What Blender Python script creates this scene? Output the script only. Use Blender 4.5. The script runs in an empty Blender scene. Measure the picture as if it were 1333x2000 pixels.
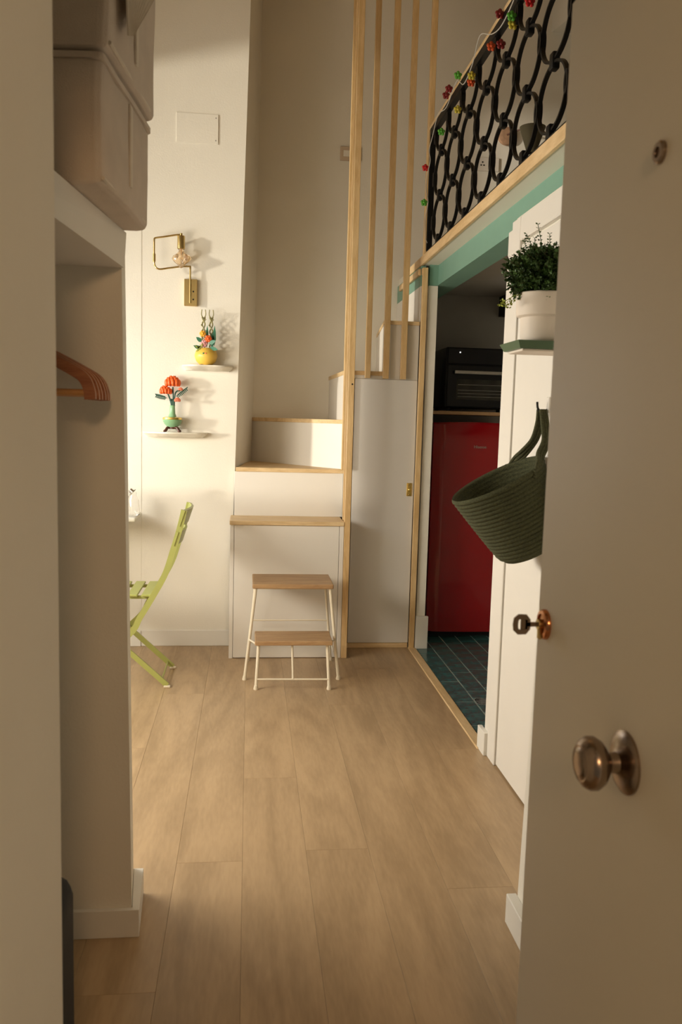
import bpy, bmesh, math, random
from mathutils import Vector, Matrix, noise
random.seed(7)
C = bpy.context.scene.collection
PI = math.pi

# ------------------------------------------------------------------ camera
def make_camera():
    yaw, pitch, roll, F = .113, .1117, .028, 1614.0      # F in pixels of a 2000 px high frame
    cy, sy, cp, sp = math.cos(yaw), math.sin(yaw), math.cos(pitch), math.sin(pitch)
    f = Vector((sy*cp, cy*cp, -sp)); r0 = Vector((cy, -sy, 0)); u0 = r0.cross(f)
    cr, sr = math.cos(roll), math.sin(roll)
    r = r0*cr + u0*sr; u = u0*cr - r0*sr
    cd = bpy.data.cameras.new('camera')
    cd.sensor_fit = 'VERTICAL'; cd.sensor_height = 22.3; cd.sensor_width = 22.3*1333/2000
    cd.lens = F/2000*22.3
    cd.clip_start = .02; cd.clip_end = 60
    cd.dof.use_dof = True; cd.dof.focus_distance = 4.7; cd.dof.aperture_fstop = 4.5
    o = bpy.data.objects.new('camera', cd); C.objects.link(o)
    o.matrix_world = Matrix(((r.x, u.x, -f.x, 0), (r.y, u.y, -f.y, 0), (r.z, u.z, -f.z, 1.4), (0, 0, 0, 1)))
    bpy.context.scene.camera = o
make_camera()

# ------------------------------------------------------------------ light
S = bpy.context.scene
S.view_settings.view_transform = 'Standard'; S.view_settings.look = 'None'
S.view_settings.exposure = 0.07; S.view_settings.gamma = 1.0
S.view_settings.use_curve_mapping = False
W = bpy.data.worlds.new('sky'); S.world = W; W.use_nodes = True
bg = W.node_tree.nodes['Background']; bg.inputs[0].default_value = (1.0, .84, .62, 1); bg.inputs[1].default_value = .12

def sun(name, d, strength, angle, col):
    l = bpy.data.lights.new(name, 'SUN'); l.energy = strength; l.angle = math.radians(angle); l.color = col
    o = bpy.data.objects.new(name, l); C.objects.link(o)
    o.rotation_euler = Vector(d).to_track_quat('-Z', 'Y').to_euler(); o.location = (-4, 3, 3)
def area(name, loc, d, sx, sy, power, col, spread=180):
    l = bpy.data.lights.new(name, 'AREA'); l.shape = 'RECTANGLE'; l.size = sx; l.size_y = sy
    l.energy = power; l.color = col; l.spread = math.radians(spread)
    o = bpy.data.objects.new(name, l); C.objects.link(o)
    o.location = loc; o.rotation_euler = Vector(d).to_track_quat('-Z', 'Y').to_euler()
sun('evening_sun', (.906, .423, -.032), 2.05, 4.0, (1.0, .92, .77))
# daylight coming in at the two tall windows in the left wall
area('daylight_near_window', (-1.66, 2.98, 1.45), (1, 0, -.26), 1.6, .55, 53, (1.0, .93, .80))
area('daylight_far_window', (-1.66, 4.30, 1.55), (1, -.12, -.22), 1.2, .5, 12.5, (.90, .94, 1.0))
# warm lamp of the stair landing behind the camera
area('landing_lamp', (.15, -1.3, 2.17), (-.10, 1, -.12), .25, .25, 14, (1.0, .60, .30))

# ------------------------------------------------------------------ materials
def mat(name, col, rough=.6, metal=0., var=.04, scale=8., bump=0., bscale=None, coat=0., spec=.5, trans=0., ior=1.45, stretch=None):
    m = bpy.data.materials.new(name); m.use_nodes = True
    nt = m.node_tree; b = nt.nodes['Principled BSDF']
    b.inputs['Roughness'].default_value = rough; b.inputs['Metallic'].default_value = metal
    b.inputs['Specular IOR Level'].default_value = spec; b.inputs['IOR'].default_value = ior
    if coat: b.inputs['Coat Weight'].default_value = coat; b.inputs['Coat Roughness'].default_value = .08
    if trans: b.inputs['Transmission Weight'].default_value = trans
    tc = nt.nodes.new('ShaderNodeTexCoord'); mp = nt.nodes.new('ShaderNodeMapping')
    nt.links.new(tc.outputs['Object'], mp.inputs[0])
    if stretch: mp.inputs['Scale'].default_value = stretch
    n = nt.nodes.new('ShaderNodeTexNoise'); n.inputs['Scale'].default_value = scale; n.inputs['Detail'].default_value = 4
    nt.links.new(mp.outputs[0], n.inputs['Vector'])
    r = nt.nodes.new('ShaderNodeValToRGB')
    lo = [max(0, c*(1-var)) for c in col]; hi = [min(1, c*(1+var)) for c in col]
    r.color_ramp.elements[0].position = .3; r.color_ramp.elements[1].position = .7
    r.color_ramp.elements[0].color = (*lo, 1); r.color_ramp.elements[1].color = (*hi, 1)
    nt.links.new(n.outputs[0], r.inputs[0]); nt.links.new(r.outputs[0], b.inputs['Base Color'])
    if bump:
        n2 = nt.nodes.new('ShaderNodeTexNoise'); n2.inputs['Scale'].default_value = bscale or scale*6; n2.inputs['Detail'].default_value = 5
        nt.links.new(mp.outputs[0], n2.inputs['Vector'])
        bp = nt.nodes.new('ShaderNodeBump'); bp.inputs['Strength'].default_value = bump; bp.inputs['Distance'].default_value = .01
        nt.links.new(n2.outputs[0], bp.inputs['Height']); nt.links.new(bp.outputs[0], b.inputs['Normal'])
    return m

def wood(name, c1, c2, rough=.5, axis='Y', scale=1., rnd=.18, knots=True):
    """grain running along one axis, each piece shifted by its own random number"""
    m = bpy.data.materials.new(name); m.use_nodes = True
    nt = m.node_tree; N = nt.nodes; L = nt.links; b = N['Principled BSDF']
    b.inputs['Roughness'].default_value = rough
    tc = N.new('ShaderNodeTexCoord'); oi = N.new('ShaderNodeObjectInfo')
    mul = N.new('ShaderNodeMath'); mul.operation = 'MULTIPLY'; mul.inputs[1].default_value = 37.
    L.new(oi.outputs['Random'], mul.inputs[0])
    add = N.new('ShaderNodeVectorMath'); add.operation = 'ADD'
    L.new(tc.outputs['Object'], add.inputs[0]); L.new(mul.outputs[0], add.inputs[1])
    mp = N.new('ShaderNodeMapping'); L.new(add.outputs[0], mp.inputs[0])
    sc = {'X': (.16, 1, 1), 'Y': (1, .16, 1), 'Z': (1, 1, .16)}[axis]
    mp.inputs['Scale'].default_value = [s*scale for s in sc]
    n1 = N.new('ShaderNodeTexNoise'); n1.inputs['Scale'].default_value = 6; n1.inputs['Detail'].default_value = 6; n1.inputs['Distortion'].default_value = .7
    L.new(mp.outputs[0], n1.inputs['Vector'])
    # ring lines: bands of a smooth noise
    n2 = N.new('ShaderNodeTexNoise'); n2.inputs['Scale'].default_value = 2.6; n2.inputs['Detail'].default_value = 1.5
    L.new(mp.outputs[0], n2.inputs['Vector'])
    m2 = N.new('ShaderNodeMath'); m2.operation = 'MULTIPLY'; m2.inputs[1].default_value = 85; L.new(n2.outputs[0], m2.inputs[0])
    sn = N.new('ShaderNodeMath'); sn.operation = 'SINE'; L.new(m2.outputs[0], sn.inputs[0])
    ms = N.new('ShaderNodeMath'); ms.operation = 'MULTIPLY'; ms.inputs[1].default_value = .07; L.new(sn.outputs[0], ms.inputs[0])
    sm = N.new('ShaderNodeMath'); sm.operation = 'ADD'; L.new(n1.outputs[0], sm.inputs[0]); L.new(ms.outputs[0], sm.inputs[1])
    n3 = N.new('ShaderNodeTexNoise'); n3.inputs['Scale'].default_value = 90; n3.inputs['Detail'].default_value = 2
    L.new(mp.outputs[0], n3.inputs['Vector'])
    m3 = N.new('ShaderNodeMath'); m3.operation = 'MULTIPLY_ADD'; m3.inputs[1].default_value = .42; L.new(n3.outputs[0], m3.inputs[0]); L.new(sm.outputs[0], m3.inputs[2])
    r = N.new('ShaderNodeValToRGB'); r.color_ramp.elements[0].position = .50; r.color_ramp.elements[1].position = .92
    r.color_ramp.elements[0].color = (*c1, 1); r.color_ramp.elements[1].color = (*c2, 1)
    L.new(m3.outputs[0], r.inputs[0])
    hs = N.new('ShaderNodeHueSaturation'); L.new(r.outputs[0], hs.inputs['Color'])
    mv = N.new('ShaderNodeMath'); mv.operation = 'MULTIPLY_ADD'; mv.inputs[1].default_value = rnd; mv.inputs[2].default_value = 1-rnd/2
    L.new(oi.outputs['Random'], mv.inputs[0]); L.new(mv.outputs[0], hs.inputs['Value'])
    L.new(hs.outputs[0], b.inputs['Base Color'])
    bp = N.new('ShaderNodeBump'); bp.inputs['Strength'].default_value = .12; bp.inputs['Distance'].default_value = .004
    L.new(m3.outputs[0], bp.inputs['Height']); L.new(bp.outputs[0], b.inputs['Normal'])
    return m

WALL = (.82, .775, .675)
M = dict(
    wall=mat('wall_paint', WALL, .75, var=.02, scale=3, bump=.08, bscale=120),
    white=mat('white_lacquer', (.80, .76, .69), .42, var=.01),
    door_panel=mat('cupboard_lacquer', (.74, .71, .66), .30, var=.01, coat=.3),
    doorpaint=mat('entry_door_paint', (.84, .78, .65), .5, var=.02, scale=2),
    skirting=mat('skirting_paint', (.80, .77, .70), .4, var=.01),
    oak=wood('oak_floor', (.355, .240, .130), (.49, .34, .192), .40, 'Y', 1.0, .05),
    floorbase=mat('floor_gap', (.10, .065, .035), .8),
    plyX=wood('birch_ply_x', (.60, .41, .20), (.80, .60, .34), .5, 'X', 2.2, .06),
    plyZ=wood('pine_z', (.62, .40, .17), (.80, .57, .29), .5, 'Z', 1.6, .08),
    plyY=wood('pine_y', (.60, .40, .19), (.78, .57, .32), .5, 'Y', 1.6, .06),
    stoolwood=wood('stool_oak', (.36, .21, .10), (.50, .32, .16), .45, 'X', 3., .05),
    teal=mat('teal_paint', (.20, .37, .285), .5, var=.03),
    tile=mat('glazed_tile', (.035, .115, .115), .16, var=.35, scale=22, bump=.15, bscale=30, coat=.2),
    tilelight=mat('patterned_tile_print', (.30, .32, .30), .3, var=.5, scale=70),
    grout=mat('pale_grout', (.46, .47, .43), .9, var=.15),
    red=mat('red_enamel', (.34, .006, .010), .16, var=.02, coat=.7),
    black=mat('black_gloss', (.006, .006, .007), .18, var=.1),
    blackmatt=mat('black_rubber', (.012, .012, .012), .6),
    iron=mat('wrought_iron', (.005, .005, .005), .45, var=.2, scale=40, bump=.2, spec=.3),
    steel=mat('brushed_steel', (.62, .60, .56), .3, 1., var=.05),
    darksteel=mat('dark_interior', (.05, .048, .04), .35, .6, var=.3, scale=14),
    bronze=mat('aged_nickel', (.34, .265, .21), .26, 1., var=.12, scale=20),
    brass=mat('brass', (.66, .50, .22), .27, 1., var=.06),
    copper=mat('copper_ring', (.62, .27, .13), .2, 1., var=.08),
    gold=mat('gilded', (.78, .58, .18), .3, 1., var=.05),
    lime=mat('lime_lacquer', (.39, .41, .12), .38, var=.04),
    cream=mat('cream_enamel', (.80, .72, .56), .35, var=.02),
    rope=mat('olive_rope', (.060, .062, .026), .95, var=.35, scale=160, bump=.5, bscale=320),
    rope2=mat('olive_rope_strap', (.066, .066, .028), .95, var=.35, scale=160, bump=.5, bscale=320),
    fabric=mat('box_fabric', (.64, .55, .46), .95, var=.05, scale=14, bump=.25, bscale=420),
    linen=mat('pleated_linen', (.74, .66, .55), .95, var=.05, scale=20, bump=.2, bscale=300),
    hanger=wood('stained_hanger', (.27, .085, .032), (.44, .17, .07), .35, 'X', 4., .15),
    hangerbar=wood('hanger_bar_wood', (.52, .24, .08), (.66, .34, .13), .4, 'X', 4., .1),
    pot=mat('matt_ceramic', (.74, .65, .55), .6, var=.02),
    trayg=mat('green_metal_tray', (.055, .105, .045), .4, var=.05),
    leaf=mat('thyme_leaf', (.045, .095, .018), .6, var=.45, scale=30),
    leafy=mat('lime_leaf', (.30, .34, .05), .6, var=.2, scale=30),
    stem=mat('thyme_stem', (.09, .075, .03), .7, var=.2),
    marble=mat('cream_marble', (.74, .69, .58), .3, var=.10, scale=18),
    yellow=mat('yellow_plastic', (.80, .52, .09), .35, var=.03),
    jade=mat('jade_plastic', (.24, .44, .24), .3, var=.04),
    dgreen=mat('dark_green_plastic', (.025, .085, .06), .4, var=.1),
    mgreen=mat('mid_green_plastic', (.05, .20, .12), .4, var=.1),
    orange=mat('orange_plastic', (.85, .13, .02), .4, var=.08),
    coral=mat('coral_plastic', (.80, .22, .12), .4, var=.08),
    amberp=mat('amber_plastic', (.85, .42, .04), .4, var=.05),
    pink=mat('pink_plastic', (.75, .36, .36), .4, var=.05),
    bamboo=mat('olive_stalk_plastic', (.28, .25, .10), .5, var=.2, scale=60),
    brown=mat('dark_brown_plastic', (.10, .035, .018), .4, var=.1),
    glass=mat('clear_glass', (1, 1, 1), .02, trans=1., var=0.),
    amberglass=mat('amber_glass', (1.0, .83, .60), .06, trans=.85, var=0.),
    filament=mat('filament_wire', (.7, .4, .15), .4, .8),
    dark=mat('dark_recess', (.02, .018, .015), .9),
    greyd=mat('grey_line', (.35, .32, .28), .8),
    suitcase=mat('black_nylon', (.010, .010, .011), .7, bump=.3, bscale=300),
    plastic=mat('socket_plastic', (.72, .66, .58), .4, var=.01),
    beige=mat('beige_plate', (.60, .47, .34), .5, var=.01),
    f_red=mat('flower_red', (.55, .02, .02), .4), f_dred=mat('flower_dark_red', (.20, .015, .015), .4),
    f_org=mat('flower_orange', (.60, .09, .02), .4), f_yel=mat('flower_yellow', (.55, .45, .05), .4),
    f_grn=mat('flower_green', (.10, .38, .04), .4), wire=mat('pale_wire', (.55, .52, .46), .5),
    tan=mat('tan_wicker', (.42, .25, .15), .8, var=.2, scale=30), olive=mat('olive_shade', (.075, .062, .032), .9, var=.1),
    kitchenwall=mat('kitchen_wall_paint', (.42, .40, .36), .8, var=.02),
    tabletop=mat('white_table_top', (.74, .70, .60), .35, var=.01),
)

# ------------------------------------------------------------------ mesh builder
class MB:
    def __init__(s): s.bm = bmesh.new(); s.T = Matrix.Identity(4)
    def v(s, p): return s.bm.verts.new(s.T @ Vector(p))
    def face(s, vs):
        try: return s.bm.faces.new(vs)
        except ValueError: return None
    def box(s, x0, x1, y0, y1, z0, z1, bev=0., seg=1):
        vs = [s.v((x, y, z)) for z in (z0, z1) for y in (y0, y1) for x in (x0, x1)]
        fs = [s.face([vs[i] for i in q]) for q in ((0, 2, 3, 1), (4, 5, 7, 6), (0, 1, 5, 4), (2, 6, 7, 3), (0, 4, 6, 2), (1, 3, 7, 5))]
        if bev:
            es = list({e for f in fs for e in f.edges})
            bmesh.ops.bevel(s.bm, geom=es, offset=bev, segments=seg, affect='EDGES', profile=.5)
        return s
    def poly(s, pts, h, axis='Z', base=0., bev=0.):
        """prism: outline pts in the plane normal to axis, from base to base+h"""
        def P(a, b, c): return {'Z': (a, b, c), 'Y': (a, c, b), 'X': (c, a, b)}[axis]
        lo = [s.v(P(a, b, base)) for a, b in pts]; hi = [s.v(P(a, b, base+h)) for a, b in pts]
        n = len(pts); fs = [s.face(lo[::-1]), s.face(hi)]
        fs += [s.face([lo[i], lo[(i+1) % n], hi[(i+1) % n], hi[i]]) for i in range(n)]
        fs = [f for f in fs if f]
        bmesh.ops.recalc_face_normals(s.bm, faces=fs)
        if bev:
            es = list({e for f in fs for e in f.edges})
            bmesh.ops.bevel(s.bm, geom=es, offset=bev, segments=2, affect='EDGES', profile=.5)
        return s
    def hexa(s, lo, hi):
        """eight-corner solid: lower quad and upper quad given as point lists"""
        a = [s.v(p) for p in lo]; b = [s.v(p) for p in hi]
        fs = [s.face(a[::-1]), s.face(b)] + [s.face([a[i], a[(i+1) % 4], b[(i+1) % 4], b[i]]) for i in range(4)]
        bmesh.ops.recalc_face_normals(s.bm, faces=[f for f in fs if f]); return s
    def lathe(s, prof, c=(0, 0, 0), seg=24, axis='Z', a0=0., a1=2*PI, sy=1.):
        full = abs(a1-a0-2*PI) < 1e-6; n = seg if full else seg+1
        rings = []
        for r, h in prof:
            ring = []
            for i in range(n):
                a = a0+(a1-a0)*i/seg; p = (r*math.cos(a), r*math.sin(a)*sy, h)
                if axis == 'X': p = (p[2], p[0], p[1])
                elif axis == 'Y': p = (p[0], p[2], p[1])
                ring.append(s.v((c[0]+p[0], c[1]+p[1], c[2]+p[2])))
            rings.append(ring)
        fs = []
        for A, B in zip(rings, rings[1:]):
            for i in range(n if full else n-1):
                f = s.face([A[i], A[(i+1) % n], B[(i+1) % n], B[i]]); fs.append(f)
        if full:
            if prof[0][0] > 1e-6: fs.append(s.face(rings[0][::-1]))
            if prof[-1][0] > 1e-6: fs.append(s.face(rings[-1]))
        fs = [f for f in fs if f]
        bmesh.ops.recalc_face_normals(s.bm, faces=fs); return s
    def tube(s, path, r, seg=8, closed=False, flat=None, cap=True):
        """round (or flat: (w, t) with flat along up) tube on a path; r number or list"""
        P = [Vector(p) for p in path]; n = len(P); rings = []
        up = None
        for i, p in enumerate(P):
            t = (P[(i+1) % n]-P[i-1]) if closed else (P[min(i+1, n-1)]-P[max(i-1, 0)])
            t.normalize()
            if up is None:
                up = Vector((0, 0, 1)) if abs(t.z) < .9 else Vector((1, 0, 0))
                if flat and len(flat) > 2: up = Vector(flat[2])
            u = (up-t*up.dot(t)).normalized(); up = u if not (flat and len(flat) > 2) else up
            w = t.cross(u); ring = []
            if flat:
                a, b = flat[0]/2, flat[1]/2
                for q in ((a, b), (-a, b), (-a, -b), (a, -b)): ring.append(s.v(p+u*q[0]+w*q[1]))
            else:
                rr = r[i] if isinstance(r, (list, tuple)) else r
                for k in range(seg):
                    a = 2*PI*k/seg; ring.append(s.v(p+u*rr*math.cos(a)+w*rr*math.sin(a)))
            rings.append(ring)
        k = len(rings[0]); pairs = list(zip(rings, rings[1:]))
        if closed: pairs.append((rings[-1], rings[0]))
        fs = [s.face([A[i], A[(i+1) % k], B[(i+1) % k], B[i]]) for A, B in pairs for i in range(k)]
        if not closed and cap: fs += [s.face(rings[0][::-1]), s.face(rings[-1])]
        fs = [f for f in fs if f]
        bmesh.ops.recalc_face_normals(s.bm, faces=fs); return s
    def ball(s, c, r, sc=(1, 1, 1), seg=12):
        prof = [(max(1e-4, math.sin(PI*i/8))*r, -math.cos(PI*i/8)*r*sc[2]/max(sc[0], 1e-6)) for i in range(9)]
        rings = []
        for a, h in prof:
            rings.append([s.v((c[0]+a*math.cos(2*PI*k/seg)*sc[0], c[1]+a*math.sin(2*PI*k/seg)*sc[1], c[2]+h*sc[0])) for k in range(seg)])
        fs = [s.face([A[i], A[(i+1) % seg], B[(i+1) % seg], B[i]]) for A, B in zip(rings, rings[1:]) for i in range(seg)]
        fs += [s.face(rings[0][::-1]), s.face(rings[-1])]
        bmesh.ops.recalc_face_normals(s.bm, faces=[f for f in fs if f]); return s
    def build(s, name, m, parent=None, base=None, smooth=None):
        me = bpy.data.meshes.new(name)
        off = Vector((0, 0, 0))
        if parent is not None:
            q = parent
            while q: off += q.location; q = q.parent
            loc = Vector((0, 0, 0))
            if base is not None: loc = Vector(base)-off; off = Vector(base)
        else:
            loc = Vector(base) if base is not None else Vector((0, 0, 0)); off = loc
        bmesh.ops.translate(s.bm, verts=s.bm.verts, vec=-off)
        s.bm.to_mesh(me); s.bm.free()
        if smooth:
            for p in me.polygons: p.use_smooth = True
            me.set_sharp_from_angle(angle=math.radians(smooth))
        for mm in (m if isinstance(m, (list, tuple)) else [m]): me.materials.append(mm)
        o = bpy.data.objects.new(name, me); C.objects.link(o)
        o.location = loc
        if parent: o.parent = parent
        return o
def tag(o, label=None, cat=None, group=None, kind=None):
    if label: o['label'] = label
    if cat: o['category'] = cat
    if group: o['group'] = group
    if kind: o['kind'] = kind
    return o
def thing(name, label, cat, loc, group=None):
    o = bpy.data.objects.new(name, None); o.empty_display_size = .05; C.objects.link(o)
    o.location = loc; return tag(o, label, cat, group)
def struct(o, label): return tag(o, label, None, None, 'structure')
def copy_tree(o, parent=None):
    c = o.copy(); C.objects.link(c); c.parent = parent
    for ch in list(o.children): copy_tree(ch, c)
    return c
def bez(pts, n=24):
    """smooth path through pts (Catmull-Rom)"""
    P = [Vector(p) for p in pts]; P = [P[0]*2-P[1]]+P+[P[-1]*2-P[-2]]; out = []
    per = max(2, n//(len(pts)-1))
    for i in range(1, len(P)-2):
        a, b, c, d = P[i-1:i+3]
        for k in range(per):
            t = k/per
            out.append(.5*((2*b)+(c-a)*t+(2*a-5*b+4*c-d)*t*t+(3*b-a-3*c+d)*t**3))
    out.append(P[-2]); return out

# ================================================================== STRUCTURE
CZ = 4.30
# floor: sub-floor with oak planks as pieces
floor = MB().box(-1.80, 1.0, -.35, 5.80, -.06, -.012).box(1.0, 1.06, -.35, 3.34, -.06, -.012).build('floor', M['floorbase'])
struct(floor, 'light oak plank floor of the hall and living room')
PW = .2055
random.seed(3)
ncol = 14
joints_by_x = {-.206: 2.495, -.4115: 1.905, .205: 2.548, 0.: 3.10, .4105: 1.72, .616: 2.30, .8215: 3.3}
for k in range(ncol):
    x0 = -.206 + PW*(k-8); x1 = min(x0+PW, 1.022)
    if x0+PW < -1.75 or x0 > .99: continue
    x0c = max(x0, -1.76)
    key = min(joints_by_x, key=lambda q: abs(q-x0))
    j = joints_by_x[key] if abs(key-x0) < .03 else random.uniform(1.2, 2.6)
    ys = [-.35]
    y = j
    while y-2.2 > -.2: y -= 2.2
    while y < 5.4:
        ys.append(y); y += 2.2
    ys.append(5.80)
    edge = x0 > .8
    if edge: ys = [-.35, 1.52, 3.345, 5.80]
    for a, b in zip(ys, ys[1:]):
        g = .00025
        xr = x1 if not edge else (1.04 if b < 3.4 else 1.003)
        MB().box(x0c+g, xr-g, a+g, b-g, -.012, 0, .0004).build('plank', M['oak'], floor, base=((x0c+xr)/2, (a+b)/2, -.012))

led = M['plastic'].copy(); led.name = 'led_white'
led.node_tree.nodes['Principled BSDF'].inputs['Emission Color'].default_value = (1, 1, 1, 1); led.node_tree.nodes['Principled BSDF'].inputs['Emission Strength'].default_value = .9
def wallbox(name, label, *b, m='wall'):
    return struct(MB().box(*b).build(name, M[m]), label)

# outer shell ------------------------------------------------------
wallbox('wall_back', 'white plaster back wall behind the stairs and the loft', -1.9, 3.0, 5.75, 5.87, -.06, CZ)
# shelf wall: slightly out of plumb right edge, splayed return into the stair recess
b = MB(); b.hexa([(-1.9, 5.0, 0), (-.103, 5.0, 0), (.012, 5.75, 0), (-1.9, 5.75, 0)], [(-1.9, 5.0, CZ), (-.016, 5.0, CZ), (.048, 5.75, CZ), (-1.9, 5.75, CZ)])
struct(b.build('wall_alcove', M['wall']), 'white wall with the lamp and the two marble shelves')
struct(MB().box(-1.75, -.632, 4.998, 5.0, 0, CZ).build('wall_pilaster', M['wall']), 'shallow white pilaster at the left end of the shelf wall')
# left wall with two tall windows
wl = MB()
wl.box(-1.86, -1.75, -.35, 2.45, 0, CZ); wl.box(-1.86, -1.75, 3.35, 3.72, 0, CZ); wl.box(-1.86, -1.75, 4.60, 5.0, 0, CZ)
wl.box(-1.86, -1.75, 2.45, 3.35, 0, .06); wl.box(-1.86, -1.75, 2.45, 3.35, 2.85, CZ)
wl.box(-1.86, -1.75, 3.72, 4.60, 0, .96)
light_edge_head = [(3.72, CZ), (4.60, CZ), (4.60, 3.30), (4.52, 3.36), (4.42, 3.42), (4.31, 3.485), (4.20, 3.55), (4.08, 3.60), (3.97, 3.62), (3.84, 3.58), (3.72, 3.50)]  # unseen window head, curved to slant the light edge on the shelf wall
wl.poly(light_edge_head, .11, 'X', -1.86)
struct(wl.build('wall_left', M['wall']), 'white left wall of the living room with two windows')
wn = MB()
for q in ((-1.84, -1.77, 2.45, 2.50, .06, 2.85), (-1.84, -1.77, 3.30, 3.35, .06, 2.85), (-1.84, -1.77, 2.5, 3.3, .06, .11), (-1.84, -1.77, 2.5, 3.3, 2.80, 2.85)): wn.box(*q, .004)
wo = struct(wn.build('window_1', M['white']), 'white balcony window nearest the entrance')
MB().box(-1.815, -1.805, 2.5, 3.3, .11, 2.80).build('sun_blocker', M['linen'], wo)  # unseen pane added to keep direct sun out of this window
wn = MB()
for q in ((-1.84, -1.77, 3.72, 3.755, .96, 3.50), (-1.84, -1.77, 3.755, 4.60, .96, .985)): wn.box(*q, .004)
struct(wn.build('window_2', M['white']), 'unseen window beside the shelf wall, head shaped for the light edge')
wallbox('wall_right', 'white right wall of the kitchen and loft', 2.9, 3.0, -.35, 5.75, -.06, CZ)
wallbox('ceiling', 'high unseen ceiling over the living room, wood tone to cut bounce light', -1.9, 3.0, .3, 5.87, CZ, CZ+.1, m='plyY')  # wood tone given to the unseen ceiling to dim the upper room
# doorway wall around the camera side
fw = MB(); fw.box(-1.9, -.33, .28, .40, 0, CZ); fw.box(.57, 3.0, .28, .40, 0, CZ); fw.box(-.33, .57, .28, .40, 2.06, CZ)
struct(fw.build('wall_front', M['wall']), 'front wall around the entrance doorway')
# left hall wall end
struct(MB().box(-1.7, -.266, .40, 1.195, 0, CZ, .004).build('wall_hall', M['wall']), 'white hall wall at the left edge, nearest the camera')
# closet partition leaning a little, its top edge at the shelf
p = MB(); p.hexa([(-1.75, 2.14, 0), (-.294, 2.14, 0), (-.316, 2.335, 0), (-1.75, 2.335, 0)], [(-1.75, 2.14, 1.84), (-.320, 2.14, 1.84), (-.339, 2.335, 1.84), (-1.75, 2.335, 1.84)])
p.hexa([(-1.75, 2.145, 1.84), (-.36, 2.145, 1.84), (-.36, 2.335, 1.84), (-1.75, 2.335, 1.84)], [(-1.75, 2.145, CZ), (-.39, 2.145, CZ), (-.39, 2.335, CZ), (-1.75, 2.335, CZ)])
struct(p.build('wall_partition', M['wall']), 'white partition closing the far side of the coat niche')
wallbox('wall_niche', 'white rear wall of the coat niche', -1.0, -.9, 1.195, 2.14, 0, 1.755)
# closet shelf with its fascia
t = MB(); t.hexa([(-1.7, 1.195, 1.756), (-.407, 1.195, 1.756), (-.312, 2.14, 1.756), (-1.7, 2.14, 1.756)], [(-1.7, 1.195, 1.84), (-.412, 1.195, 1.84), (-.307, 2.14, 1.84), (-1.7, 2.14, 1.84)])
struct(t.build('trim_shelf', M['white']), 'thick white shelf over the coat niche')
# skirtings
struct(MB().poly([(-.90, 2.14), (-.90, 2.126), (-.274, 2.126), (-.2875, 2.335), (-.316, 2.335), (-.294, 2.14)], .078, 'Z', 0, .0015).build('baseboard_partition', M['skirting']), 'white baseboard round the end of the niche partition')
struct(MB().box(-.632, -.1005, 4.988, 5.0, 0, .098, .002).build('baseboard_alcove', M['skirting']), 'white baseboard below the marble shelves')
struct(MB().box(-1.7, -.632, 4.981, 4.994, 0, .098, .002).build('baseboard_pilaster', M['skirting']), 'white baseboard of the pilaster behind the lime chair')
# right side: pier by the entrance, bathroom wall, casing
pb = MB(); pb.hexa([(.768, .40, 0), (1.03, .40, 0), (1.03, 2.115, 0), (.768, 2.115, 0)], [(.85, .40, CZ), (1.03, .40, CZ), (1.03, 2.115, CZ), (.85, 2.115, CZ)])
struct(pb.build('wall_pier', M['wall']), 'white pier right of the entrance, mostly behind the open door')
struct(MB().box(.741, .770, .40, 2.128, 0, .085, .002).build('baseboard_pier', M['skirting']), 'white baseboard of the pier beside the entry door')
bw = MB(); bw.box(1.045, 1.12, 2.115, 3.345, 0, 2.172); bw.box(1.045, 1.098, 2.115, 3.29, 2.172, 2.21); bw.box(1.12, 2.9, 3.22, 3.30, 0, 2.27)
struct(bw.build('wall_bathroom', M['wall']), 'white wall between kitchen opening and entrance')
dr = struct(MB().box(1.028, 1.045, 2.14, 3.165, .008, 2.085, .002).build('door_2', M['white']), 'white flush bathroom door behind the basket')
tr = MB(); tr.box(1.020, 1.045, 3.172, 3.27, 0, 2.19, .003); tr.box(1.022, 1.045, 2.115, 3.172, 2.10, 2.19, .003); tr.box(1.026, 1.0452, 3.27, 3.335, 0, 2.165, .003)
struct(tr.build('trim_casing', M['white']), 'white casing of the bathroom door')
struct(MB().box(1.006, 1.0262, 3.272, 3.372, 0, .10, .002).build('baseboard_casing', M['skirting']), 'short white baseboard block at the kitchen corner')
# kitchen
struct(MB().box(1.0, 1.047, 3.345, 4.93, -.03, .006, .003).build('trim_threshold', M['plyY']), 'oak threshold strip between plank floor and kitchen tiles')
kf = struct(MB().box(1.03, 2.9, 3.0, 5.75, -.06, -.0022).build('floor_kitchen', M['grout']), 'dark teal tiled kitchen floor')
TS = .1075
tile_me = None
random.seed(11)
for i in range(8):
    for j in range(-1, 23):
        x = 1.049+TS*i; y = 3.30+TS*j+(.054 if i % 2 else 0)+random.uniform(-.002, .002)
        if y < 3.29 or y > 5.6: continue
        if tile_me is None:
            o = MB().box(-TS/2+.0030, TS/2-.0030, -TS/2+.0030, TS/2-.0030, 0, .006, .0014).build('tile', M['tile'], kf); tile_me = o.data
        else:
            o = bpy.data.objects.new('tile', tile_me); C.objects.link(o); o.parent = kf
        o.location = (x+TS/2, y+TS/2, -.006+random.uniform(0, .0012))
        o.rotation_euler = (random.uniform(-.008, .008), random.uniform(-.008, .008), random.uniform(-.006, .006))
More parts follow.
